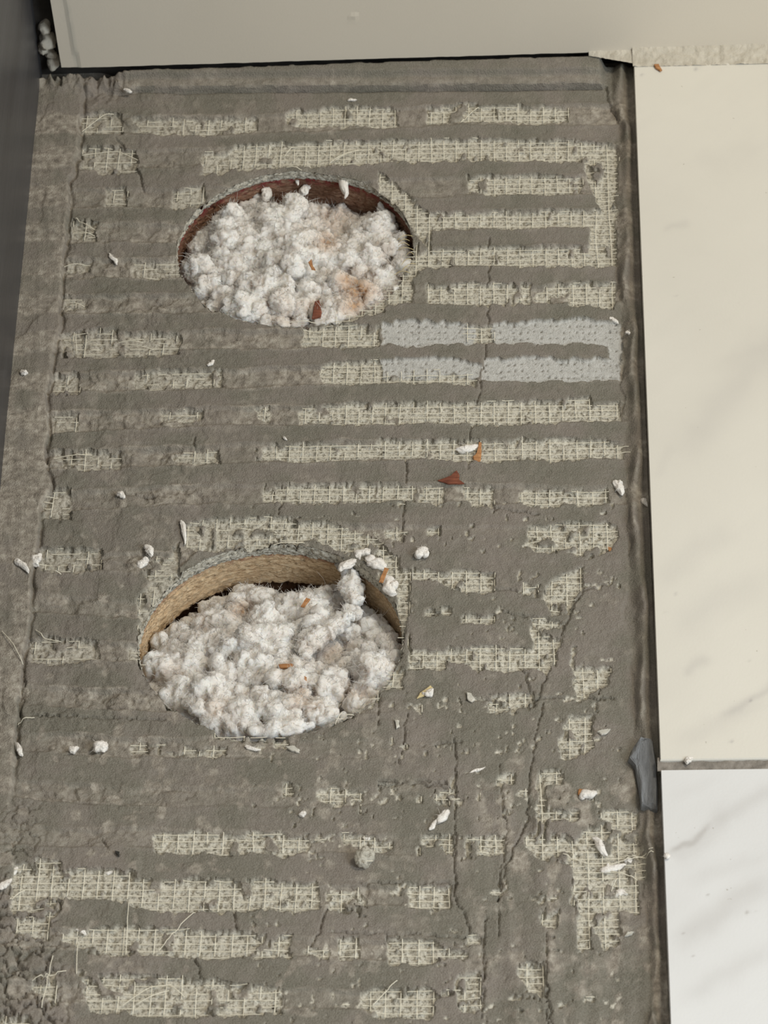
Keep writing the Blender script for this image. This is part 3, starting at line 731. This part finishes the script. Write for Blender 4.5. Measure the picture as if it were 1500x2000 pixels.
def basez(x, y): return float(hgt(x, y))
def tuft(px, py, L, Wd, ang, label, mat=None, z=None, h=None, group=None, sub_=3, hair=6, name='insulation_tuft', cat='insulation tuft'):
    """tuft of length L, width Wd (px) lying at angle ang (degrees in the picture)"""
    mat = mat or M_TUFT; ca, sa = math.cos(math.radians(ang)), math.sin(math.radians(ang))
    zz = z
    if zz is None: p = at(px, py, .002); zz = basez(p[0], p[1])
    a = at(px-ca*L/2, py+sa*L/2, zz); b = at(px+ca*L/2, py-sa*L/2, zz); c = (a+b)/2; dv = b-a; ll = np.linalg.norm(dv)/2; dv = dv/(2*ll)
    wr = Wd/2*.000229; Rm = np.stack([dv, np.cross([0, 0, 1], dv), [0, 0, 1.0]], -1)
    hh = (h or .8)*wr; hh = max(hh, .0007)
    acc = Acc(); c[2] = zz+hh*.8; r = max(wr, ll*.55)
    V, F = ICO[4]; o3 = RNG.uniform(0, 60, 3); q_ = V*np.array([1.2, 1, 1])*1.5+o3
    dsp = 1+.26*(billow(q_*.6)-.6)+.26*(vn3(q_*1.7)-.5)+.10*(vn3(q_*4.5)-.5)+.05*(vn3(q_*11)-.5)
    V = V*dsp[:, None]*np.array([ll, wr*1.0, hh*1.05]); V[:, 1] += wr*1.1*(vn3(np.stack([V[:, 0]/ll*1.6+o3[0], V[:, 0]*0, V[:, 0]*0], -1))-.5)
    tap = 1-RNG.uniform(0, .5)*(V[:, 0]/ll); V[:, 1] *= tap; V = V@Rm.T
    acc.add(V, F); n = 2 if L/Wd > 2 else 3
    for q in range(n):
        o = dv*ll*RNG.uniform(-.6, .3)+np.array([RNG.uniform(-1, 1)*wr*.5, RNG.uniform(-1, 1)*wr*.5, hh*RNG.uniform(0, .5)])
        acc.add(*lump(o, min(wr, ll)*RNG.uniform(.45, .7), 3, amp=1.2))
    hv = Acc()
    o = link(name, acc.mesh(name, mat), None, label=label, cat=cat, group=group, loc=c)
    if hair and Wd > 7:
        hairs(hv, (0, 0, 0), wr, hair, wr*1.5); link('fiber_fuzz', hv.mesh('fiber_fuzz', mat), o, kind='stuff')
    return o
def chip(px, py, poly, label, mat, z=None, thick=.0008, tilt=0., name='wood_chip', cat='wood chip'):
    """flat splinter with picture outline poly (px offsets), real thickness"""
    zz = z
    if zz is None: p = at(px, py, .002); zz = basez(p[0], p[1])+.0003
    c = at(px, py, zz); P = [at(px+a, py+b, zz)-c for a, b in poly]
    R = []
    for i in range(len(P)):   # jagged subdivided outline
        a, b = P[i], P[(i+1) % len(P)]
        for s in (0, .33, .66): R.append(a+(b-a)*s+np.array([RNG.uniform(-1, 1), RNG.uniform(-1, 1), 0])*.00022)
    P = R; n = len(P); V = []
    for lv, zo in ((1.0, 0), (1.0, thick*.7), (.82, thick)):
        for p in P: V.append([p[0]*lv, p[1]*lv, zo+tilt*p[0]+RNG.uniform(0, .0002)])
    bm = bmesh.new(); vs = [bm.verts.new(v) for v in V]
    for lvl in (0, 1):
        for i in range(n): bm.faces.new((vs[lvl*n+i], vs[lvl*n+(i+1) % n], vs[(lvl+1)*n+(i+1) % n], vs[(lvl+1)*n+i]))
    bm.faces.new(vs[2*n:]); bm.faces.new(vs[:n][::-1]); bmesh.ops.recalc_face_normals(bm, faces=bm.faces)
    me = bpy.data.meshes.new(name); bm.to_mesh(me); bm.free(); me.materials.append(mat)
    return link(name, me, None, label=label, cat=cat, loc=c)

TUFTS = [
 (221, 507, 26, 9, 125, 'thin white tuft slanting left of the far hole'), (48, 731, 14, 12, 10, 'small white tuft ball by the dark panel'),
 (237, 970, 18, 12, -20, 'small pale tuft above the row left of the near hole'), (358, 1042, 46, 9, -82, 'upright white spike of fluff above the near hole left side'),
 (291, 1078, 26, 14, -60, 'white tuft upper lobe left above the near hole'), (280, 1102, 26, 16, 55, 'white tuft just below another, left above the near hole'),
 (145, 1467, 20, 14, 10, 'smaller oval white tuft left below the near hole'), (197, 1463, 28, 22, 10, 'larger round white tuft left below the near hole'),
 (38, 1466, 28, 9, -70, 'thin white sliver on the left below the near hole'), (45, 1108, 34, 12, -50, 'curled white tuft at left edge beside the panel'), (73, 1098, 26, 20, 40, 'blurred rounded white tuft near the left edge'),
 (825, 1084, 24, 22, 0, 'round white ball right of the near hole top'), (912, 878, 44, 16, 12, 'long white tuft beside the orange splinter'),
 (1211, 957, 30, 16, -75, 'white tuft near the mortar bank right of the mesh row'), (1258, 984, 18, 10, -50, 'small white tuft touching the floor tile edge'),
 (838, 1355, 20, 14, 40, 'white tuft behind a straw-coloured sliver'), (493, 1463, 34, 8, -12, 'flat white sliver under the near hole'),
 (866, 1597, 34, 15, 35, 'thick end of a white tuft on the lower mortar'), (848, 1612, 26, 8, 58, 'thin tail of a white tuft on the lower mortar'),
 (591, 1592, 14, 10, 30, 'tiny white tuft with a tail on the lower mortar'), (717, 1640, 14, 8, 0, 'tiny white tuft above the cement crumb'),
 (1149, 1556, 38, 17, 14, 'white tuft with a brown fleck right side lower'), (152, 1815, 42, 10, -38, 'white rod-like tuft lower left on the mesh'),
 (932, 1506, 34, 6, 18, 'thin twisted white sliver below the cracked mortar'), (1172, 1655, 44, 14, -62, 'fluffy tuft caught at top of the lower right mesh patch'),
 (1196, 1697, 50, 14, 8, 'fluffy tuft caught under the strands of the lower right mesh patch'), (1210, 1748, 30, 12, 12, 'fluffy tuft at the foot of the lower right mesh patch'), (1226, 1686, 14, 12, 0, 'small white bead in the lower right mesh patch'),
 (688, 197, 18, 6, 5, 'white fleck on the mortar under the wall tile'), (250, 179, 16, 9, -20, 'white crumb at the upper left under the wall tile'), (413, 711, 18, 8, 35, 'grey-white sliver below left of the far hole'),
 (1199, 629, 22, 10, -25, 'white tuft at the right end of the skim coat'), (1228, 652, 10, 9, 0, 'white crumb on the mortar bank beside the skim coat'),
 (557, 858, 10, 5, -30, 'tiny pale sliver on a mortar ridge'), (12, 1730, 30, 12, 45, 'white tuft at the lower left picture edge'), (30, 1700, 26, 7, 60, 'thin white wisp at the lower left picture edge'),
 (215, 1706, 18, 6, 12, 'thin white sliver above the lower left mesh')]
for t in TUFTS: tuft(*t)
tuft(1345, 1488, 18, 12, 20, 'white tuft lying on the grout joint between floor tiles', z=.0098)
tuft(1303, 1674, 12, 10, 0, 'tiny white crumb on the left edge of the lower floor tile', z=.0112)
# tufts at and above the rims
tuft(671, 365, 52, 18, -86, 'grey-white tuft hanging upright at the far hole rim', z=-.004, h=1.0)
tuft(578, 352, 24, 10, -70, 'thin white curl at the top of the far hole', z=-.006)
tuft(598, 374, 26, 18, 60, 'small spiky tuft against the brown edge of the far hole', z=-.010)
tuft(522, 378, 36, 20, 70, 'grey tuft upper left in the far hole', z=-.010)
tuft(680, 1108, 40, 18, 28, 'oblong white tuft leaning over the near hole rim', z=.000)
tuft(708, 1086, 34, 20, 40, 'white tuft sitting on the near hole rim top right', z=.0005)
tuft(735, 1108, 40, 26, -30, 'fluffy white tuft on the rim beside the orange chip', z=.0005)
tuft(762, 1150, 44, 24, -50, 'fluffy white tuft on the right rim of the near hole below the orange chip', z=.0003)
tuft(773, 195+370, 14, 12, 0, 'small white bead at the right rim of the far hole', z=-.001)
# chips
chip(932, 889, [(-7, 22), (-8, 6), (0, -4), (4, -24), (9, -22), (7, 4), (5, 22)], 'orange wood splinter beside a long white tuft', M_CHIP)
chip(884, 936, [(-30, 4), (-4, -5), (8, -16), (14, -4), (12, 2), (24, 10), (-8, 11)], 'dark red-brown triangular wood chip', M_REDCHIP)
chip(749, 1126, [(-9, 12), (3, -15), (10, -14), (0, 13)], 'orange wood chip on fluff at the near hole rim', M_CHIP, z=.0065)
chip(596, 1178, [(-8, 8), (2, -9), (10, -7), (-1, 10)], 'orange wood chip on the insulation in the upper near hole', M_CHIP, z=-.003)
chip(558, 1302, [(-14, -3), (14, -4), (14, 3), (-11, 5)], 'flat orange chip in the middle of the near hole', M_CHIP, z=-.001)
chip(593, 1328, [(-6, 2), (3, -5), (7, -3), (5, 4)], 'small brown chip right below the flat orange chip', M_CHIP, z=.0005)
chip(567, 1362, [(-6, 2), (0, -4), (8, -1), (3, 4)], 'small brown crumb low in the near hole', M_REDCHIP, z=.001)
chip(619, 610, [(-9, 14), (-4, -18), (4, -20), (9, -4), (8, 12)], 'brown splinter standing at the bottom of the far hole', M_REDCHIP, z=.001, thick=.0015)
chip(608, 520, [(-5, -6), (0, -12), (3, 0), (8, 9), (1, 8)], 'small brown splinter in the centre of the far hole', M_CHIP, z=.0035)
chip(828, 1356, [(-13, 10), (-8, 0), (12, -15), (17, -12), (2, 4)], 'straw-coloured sliver in front of a white tuft', M_YSTRAND)
chip(1137, 1547, [(-9, 8), (-7, -5), (12, -2), (14, 3), (0, 7)], 'brown fleck stuck to a white tuft on the lower right', M_CHIP)
chip(1191, 1075, [(-5, -6), (4, -3), (6, 5), (-1, 6)], 'tiny orange chip at the corner of the right mesh patch', M_CHIP)
chip(1285, 133, [(-7, -5), (1, -6), (8, 6), (4, 8), (-5, 1)], 'brown crumb on the upper floor tile near the wall', M_CHIP, z=.0111)
chip(229, 1668, [(-5, -4), (4, -3), (4, 5), (1, 5)], 'small black fleck on the lower left mortar', M_CHAR)
chip(918, 1362, [(-7, -8), (2, -7), (9, 6), (4, 11), (-4, 8)], 'pale flake right of the straw-coloured sliver', M_FLAKE, name='mortar_flake', cat='flake')
chip(571, 1464, [(-14, -5), (4, -6), (15, 2), (12, 8), (-2, 4)], 'pale grey flake right under the near hole', M_FLAKE, name='mortar_flake', cat='flake')
chip(1180, 1432, [(-14, -2), (-6, -5), (12, -7), (4, 4), (-6, 5)], 'pale flake beside the right-hand mesh column', M_FLAKE, name='mortar_flake', cat='flake')
chip(775, 1415, [(-5, -8), (4, -6), (6, 6), (0, 9)], 'thin upright flake right below the near hole', M_FLAKE, name='mortar_flake', cat='flake')
chip(1229, 1826, [(-9, 4), (-3, -4), (9, -5), (4, 2)], 'small pale flake on the lower right mortar', M_FLAKE, name='mortar_flake', cat='flake')
# cement crumb with its strand
c = at(713, 1684, .002); V, F = lump((0, 0, 0), .0042, 4, stretch=(1.15, .95, .7), amp=.6)
mk = np.zeros((len(V), 4)); mk[:, 0] = .7; mk[:, 3] = 1
o = link('cement_crumb', mesh_np('cement_crumb', V, F, M_GROUND, {'mask': mk}), label='cement crumb with broken mesh strands on the lower mortar', cat='crumb', loc=(c[0], c[1], basez(c[0], c[1])+.0022))
for L in ([(0, 20, -2), (-1, 8, 2)], [(-15, 9, 0), (-9, -8, 1)], [(-15, 9, 0), (16, 9, 0)], [(0, -20, 2), (-1, -40, 0)]):
    P = np.array([at(713+a, 1684+b, .002+.0012*q)-c for a, b, q in L]); P = np.linspace(P[0], P[-1], 5); P[:, 2] += .0008
    link('strand', mesh_np('strand', *tube(P, .0002), M_STRAND), o)

# ------------------------------------------------------------------ floor tiles
TZ = .0108; TT = .0088
WL = (at(120, 133, .0115), at(1500, 92, .0115))     # line where the face of the wall tile stands
wdir = WL[1]-WL[0]; wdir[2] = 0; wdir /= np.linalg.norm(wdir); wnor = np.array([wdir[1], -wdir[0], 0])
if wnor[1] > 0: wnor = -wnor
def wally(x): return WL[0][1] + (x-WL[0][0])*wdir[1]/wdir[0]
def vein(px, py):
    a = 0*px
    def line(pts, wd, st):
        P = np.array(pts, float); qx = px+fbm2(px, py, 40, 3, 5.)*9; qy = py+fbm2(px, py, 40, 3, 6.)*9; d = np.full(px.shape, 1e3); tt = d*0
        L = np.r_[0, np.cumsum(np.hypot(*np.diff(P, axis=0).T))]; 
        for i in range(len(P)-1):
            v_ = P[i+1]-P[i]; t = np.clip(((qx-P[i][0])*v_[0]+(qy-P[i][1])*v_[1])/(v_@v_), 0, 1); dd = np.hypot(qx-P[i][0]-t*v_[0], qy-P[i][1]-t*v_[1])
            m = dd < d; d = np.where(m, dd, d); tt = np.where(m, (L[i]+t*np.hypot(*v_))/L[-1], tt)
        return (1.7*st)*np.exp(-(d/wd)**2)*np.clip(np.sin(np.clip(tt, .02, .98)*math.pi)*1.6, 0, 1)
    for pts, wd, st in (([(1310, 1668), (1350, 1640), (1390, 1608)], 6, .30), ([(1385, 1612), (1440, 1580), (1520, 1530)], 16, .16), ([(1300, 1690), (1370, 1640), (1430, 1590)], 22, .14),
        ([(1310, 1860), (1390, 1790), (1520, 1700)], 26, .20), ([(1330, 1720), (1400, 1700), (1520, 1660)], 18, .10), ([(1320, 1960), (1420, 1900), (1520, 1840)], 20, .12), ([(1300, 1560), (1400, 1520)], 12, .05),
        ([(1330, 1320), (1355, 1300), (1390, 1285)], 9, .16), ([(1400, 1400), (1440, 1380), (1520, 1330)], 9, .20), ([(1300, 1460), (1400, 1410), (1520, 1360)], 20, .10),
        ([(1320, 900), (1400, 800), (1540, 640)], 34, .13), ([(1290, 450), (1330, 440), (1350, 435)], 7, .12), ([(1270, 1160), (1350, 1080), (1450, 1020)], 26, .09), ([(1380, 720), (1460, 690), (1540, 650)], 14, .05),
        ([(1280, 940), (1320, 860)], 12, .06), ([(1360, 330), (1500, 280)], 30, .05), ([(1300, 1240), (1420, 1160), (1520, 1110)], 28, .08)):
        a = a+line(pts, wd, st)
    st_ = fbm2(px*.6+py*.8, (px*.8-py*.55)*.30, 60, 4, 3.3); a = a+.10*np.clip(st_, 0, 1)
    for x, y, r in ((1319, 578, 2.2), (1321, 1160, 2.4), (1301, 1195, 2), (1462, 1290, 2), (1467, 1368, 2.5), (1428, 1448, 3), (1460, 1782, 3.2), (1478, 1780, 2), (1382, 1748, 1.8), (1336, 1823, 2), (1355, 1867, 2), (1360, 135, 3), (1255, 146, 2.5), (1372, 128, 2)):
        a = a+.9*np.exp(-((px-x)**2+(py-y)**2)/r**2)
    return np.clip(a, 0, 1)
def tile(c00, c10, c11, c01, label, cream):
    """corners in order: near-left, near-right, far-right, far-left; top face as a fine grid with eased edges"""
    nu, nv = 150, 420 if abs(c01[1]-c00[1]) > .25 else 200
    s = np.r_[0, .0009, np.linspace(.003, .997, nu-4), .9991, 1]; t = np.r_[0, .0009, np.linspace(.003, .997, nv-4), .9991, 1]
    S, T = np.meshgrid(s, t, indexing='ij')
    P = (c00[None, None]*((1-S)*(1-T))[..., None]+c10*(S*(1-T))[..., None]+c11*(S*T)[..., None]+c01*((1-S)*T)[..., None])
    edge = np.minimum.reduce([S, 1-S, T, 1-T]); P[..., 2] = TZ - .0006*(edge <= 0)
    wig = fbm2(T*900, S*0, 8, 3, 2.)*.00018*(S <= 0); P[..., 0] += wig
    px, py = topx(P[..., 0], P[..., 1], P[..., 2]); V = P.reshape(-1, 3); n = len(V); F = grid_faces(len(s), len(t))
    idx = np.arange(n).reshape(len(s), len(t)); loop = np.concatenate([idx[:, 0], idx[-1, 1:], idx[-2::-1, -1], idx[0, -2:0:-1]])
    V2 = V[loop].copy(); V2[:, 2] = TZ-TT; b = n+np.arange(len(loop)); F2 = np.stack([loop, b, np.roll(b, -1), np.roll(loop, -1)], -1)
    # underside corners
    o = link('floor_tile', mesh_np('floor_tile', np.r_[V, V2], np.r_[F, F2], M_TILE, {'vein': np.r_[vein(px, py).ravel(), np.zeros(len(V2))], 'cream': np.full(n+len(V2), cream)}, smooth=False), floor, label=label)
    return o
fa = at(1238, 118, TZ); fb = at(2100, 95, TZ)
tile(at(1290, 1484, TZ), at(2100, 1472, TZ), np.array([fb[0], wally(fb[0])+.0, TZ]), np.array([fa[0], wally(fa[0])-.0035, TZ]), 'large warm off-white marble-look floor tile, upper right', 1.0)
tile(at(1315, 2120, TZ), at(2180, 2103, TZ), at(2100, 1493, TZ), at(1291, 1504, TZ), 'cool white floor tile with grey marble veins, lower right', 0.0)
def box_pts(P, z0, z1):
    n = len(P); V = [[p[0], p[1], z0] for p in P]+[[p[0], p[1], z1] for p in P]
    return V, [[i, (i+1) % n, n+(i+1) % n, n+i] for i in range(n)]+[list(range(n, 2*n))]+[list(range(n))[::-1]]
def prism(name, P, z0, z1, mat, parent=None, bevel=0, **kw):
    V, F = box_pts(P, z0, z1); me = bpy.data.meshes.new(name); me.from_pydata([tuple(map(float, v)) for v in V], [], F); me.materials.append(mat)
    bm = bmesh.new(); bm.from_mesh(me); bmesh.ops.recalc_face_normals(bm, faces=bm.faces)
    if bevel: bmesh.ops.bevel(bm, geom=bm.edges[:], offset=bevel, segments=2, affect='EDGES')
    bm.to_mesh(me); bm.free(); return link(name, me, parent, **kw)
# grout in the joint and the mortar bed under the tiles
def rough_band(name, q, z, nu, nv, amp, mat, parent, label=None, kind=None, prof=None, attrs=False):
    S, T = np.meshgrid(np.linspace(0, 1, nu), np.linspace(0, 1, nv), indexing='ij')
    P = q[0]*((1-S)*(1-T))[..., None]+q[1]*(S*(1-T))[..., None]+q[2]*(S*T)[..., None]+q[3]*((1-S)*T)[..., None]
    P[..., 2] += amp*fbm2(P[..., 0]*5000, P[..., 1]*5000, 12, 4, 3.)
    if prof is not None: P[..., 2] += prof(S, T)
    P = P.reshape(-1, 3); mk = np.zeros((len(P), 4)); mk[:, 2] = .5; mk[:, 3] = 1
    return link(name, mesh_np(name, P, grid_faces(nu, nv), mat, {'mask': mk}), parent, kind=kind, label=label)
rough_band('grout_joint', [at(1284, 1507, .0094), at(2100, 1495, .0094), at(2100, 1467, .0094), at(1284, 1480, .0094)], 0, 300, 14, .0006, M_GROUT, floor, 'grey recessed grout joint between the two floor tiles')
prism('tile_bed', [at(1262, 100, .002), at(2110, 100, .002), at(2190, 2120, .002), at(1322, 2120, .002)], -.003, TZ-TT+.0002, M_GROUT, floor)
prism('subfloor', [at(-140, 2200), at(2300, 2200), at(2300, 60), at(-60, 60)], -.110, -.080, M_JOIST, floor)

# bluish mortar sliver against the tile edge
a = np.array([(1236, 1462), (1226, 1485), (1240, 1500), (1248, 1540), (1252, 1578), (1270, 1586), (1284, 1582), (1285, 1545), (1282, 1500), (1274, 1446), (1250, 1444)])
P = [at(x, y, .004) for x, y in a]; cc = np.mean(P, axis=0); bm = bmesh.new()
NS = 9
rings = []
for q in range(NS):
    f = q/(NS-1); lv = 1-.55*f**3; z = .0052*math.sin(min(1, f*1.15)*math.pi/2)
    rings.append([bm.verts.new((cc[0]+(p[0]-cc[0])*lv+RNG.uniform(-.0002, .0002), cc[1]+(p[1]-cc[1])*(1-.10*f**2)+RNG.uniform(-.0003, .0003), z+.0006*math.sin(i*2.1+q)+.001)) for i, p in enumerate(P)])
for q in range(NS-1):
    for i in range(len(P)): bm.faces.new((rings[q][i], rings[q][(i+1) % len(P)], rings[q+1][(i+1) % len(P)], rings[q+1][i]))
bm.faces.new(rings[-1]); bm.faces.new(rings[0][::-1]); bmesh.ops.recalc_face_normals(bm, faces=bm.faces)
bmesh.ops.subdivide_edges(bm, edges=bm.edges[:], cuts=2, use_grid_fill=True)
for v_ in bm.verts:
    v_.co.z += .0006*(float(fbm2(np.array([v_.co.x*4000]), np.array([v_.co.y*900]), 4, 3)[0])); 
me = bpy.data.meshes.new('mortar_sliver'); bm.to_mesh(me); bm.free(); me.materials.append(M_SLATE)
link('mortar_sliver', me, None, label='blue-grey striated mortar sliver against the tile edge by the grout joint', cat='mortar piece')

# ------------------------------------------------------------------ wall and its tile
def wall_at(px, py, off=0.0):
    """point on the plane of the wall tile face (moved back by off) seen at a pixel"""
    d = FW + RT*((px-W/2)/FPX) + UP*((H_/2-py)/FPX); o = WL[0]-wnor*off
    t = ((o-CAM)@wnor)/(d@wnor); return CAM+d*t
b0 = WL[0]-wdir*.06; b1 = WL[1]+wdir*.17
Wb = [b0-wnor*.0105, b1-wnor*.0105, b1-wnor*.03, b0-wnor*.03]
wall = prism('wall_back', Wb, -.02, .30, M_VOID, kind='structure', label='wall behind the cream tile')
# tile face grid
nu, nv = 260, 90
tl = wall_at(120, 133); up_l = wall_at(98, 0)
S, T = np.meshgrid(np.linspace(0, 1, nu), np.linspace(0, 1, nv), indexing='ij')
lean = (up_l-tl)/max(up_l[2]-tl[2], 1e-5); HT = .22
bot = tl + (np.array([b1[0], b1[1], tl[2]])-tl)*S[..., None]
P = bot + T[..., None]*HT*(np.array([0, 0, 1.0])+(1-S[..., None])*np.array([lean[0], lean[1], 0]))
P[..., 2] -= .0000
px, py = topx(P[..., 0], P[..., 1], P[..., 2])
jag = 150 - (133-py)*.15 + fbm2(py, py*0, 40, 3, 2.)*9 - px; ch = sst(-1.5, 1.5, jag)
lineg = np.exp(-(jag/3.5)**2)
P = P - wnor*(ch*.0004)[..., None]
P[:, 0, 2] += fbm2(px[:, 0], px[:, 0]*0, 20, 3, 9.)*.0003
bump1 = np.exp(-(((px-690)/4)**2+((py-34)/4)**2)); P = P + wnor*(bump1*.0012)[..., None]
V = P.reshape(-1, 3); F = grid_faces(nu, nv); idx = np.arange(nu*nv).reshape(nu, nv)
loop = np.concatenate([idx[:, 0], idx[-1, 1:], idx[-2::-1, -1], idx[0, -2:0:-1]]); V2 = V[loop]-wnor*.0095; b = len(V)+np.arange(len(loop))
F2 = np.stack([loop, b, np.roll(b, -1), np.roll(loop, -1)], -1)
link('wall_tile', mesh_np('wall_tile', np.r_[V, V2], np.r_[F, F2], M_WALL, {'chip': np.r_[(lineg*.8).ravel(), np.zeros(len(V2))]}, smooth=False), wall, label='large cream glazed wall tile with a chipped left edge')
for qx, qy, qr in ((88, 52, .0032), (94, 78, .0044), (86, 92, .0030), (105, 120, .0034), (98, 104, .0026)):
    c = wall_at(qx, qy, .008); V_, F_ = lump((0, 0, 0), qr, 3, stretch=(.8, .8, 1.3), amp=1.2); mk = np.zeros((len(V_), 4)); mk[:, 2] = .8; mk[:, 3] = 1
    link('mortar_dab', mesh_np('mortar_dab', V_, F_, M_CAULK, {'mask': mk}), wall, loc=c)
# caulk between the wall tile and the upper floor tile
def cprof(S, T): return .0022*np.sin(np.clip(1-T, 0, 1)*math.pi*.5)**2*0 + .0028*T**2 + .0003
ca = at(1196, 118, TZ); q0 = at(1236, 131, TZ); q1 = at(2090, 112, TZ); q2 = np.array([q1[0], wally(q1[0])+.0003, TZ]); q3 = np.array([q0[0], wally(q0[0])+.0003, TZ])
rough_band('caulk_bead', [q0, q1, q2, q3], 0, 400, 12, .0008, M_CAULK, wall, 'cream caulk bead between wall tile and floor tile', prof=cprof)
q0 = at(1150, 109, .0108); q1 = at(1240, 124, .0108); q2 = np.array([q1[0], wally(q1[0])+.0003, .0112]); q3 = np.array([q0[0], wally(q0[0])+.0003, .0112])
rough_band('caulk_bead', [q0, q1, q2, q3], 0, 80, 10, .0006, M_CAULK, wall, prof=lambda S, T: .0012*T)

# ------------------------------------------------------------------ dark panel on the left
pa = at(80, 146, .003); pb = at(-2, 985, .003); dv = (pb-pa)/np.linalg.norm(pb-pa); pa2 = pa-dv*.010; pe = pb+dv*.16
nrm = np.array([-dv[1], dv[0], 0]); nrm = nrm if nrm[0] < 0 else -nrm
prism('wall_left', [pa2, pe, pe+nrm*.018, pa2+nrm*.018], -.002, .42, M_PANEL, bevel=.0008, kind='structure', label='dark grey smooth upright panel on the left')
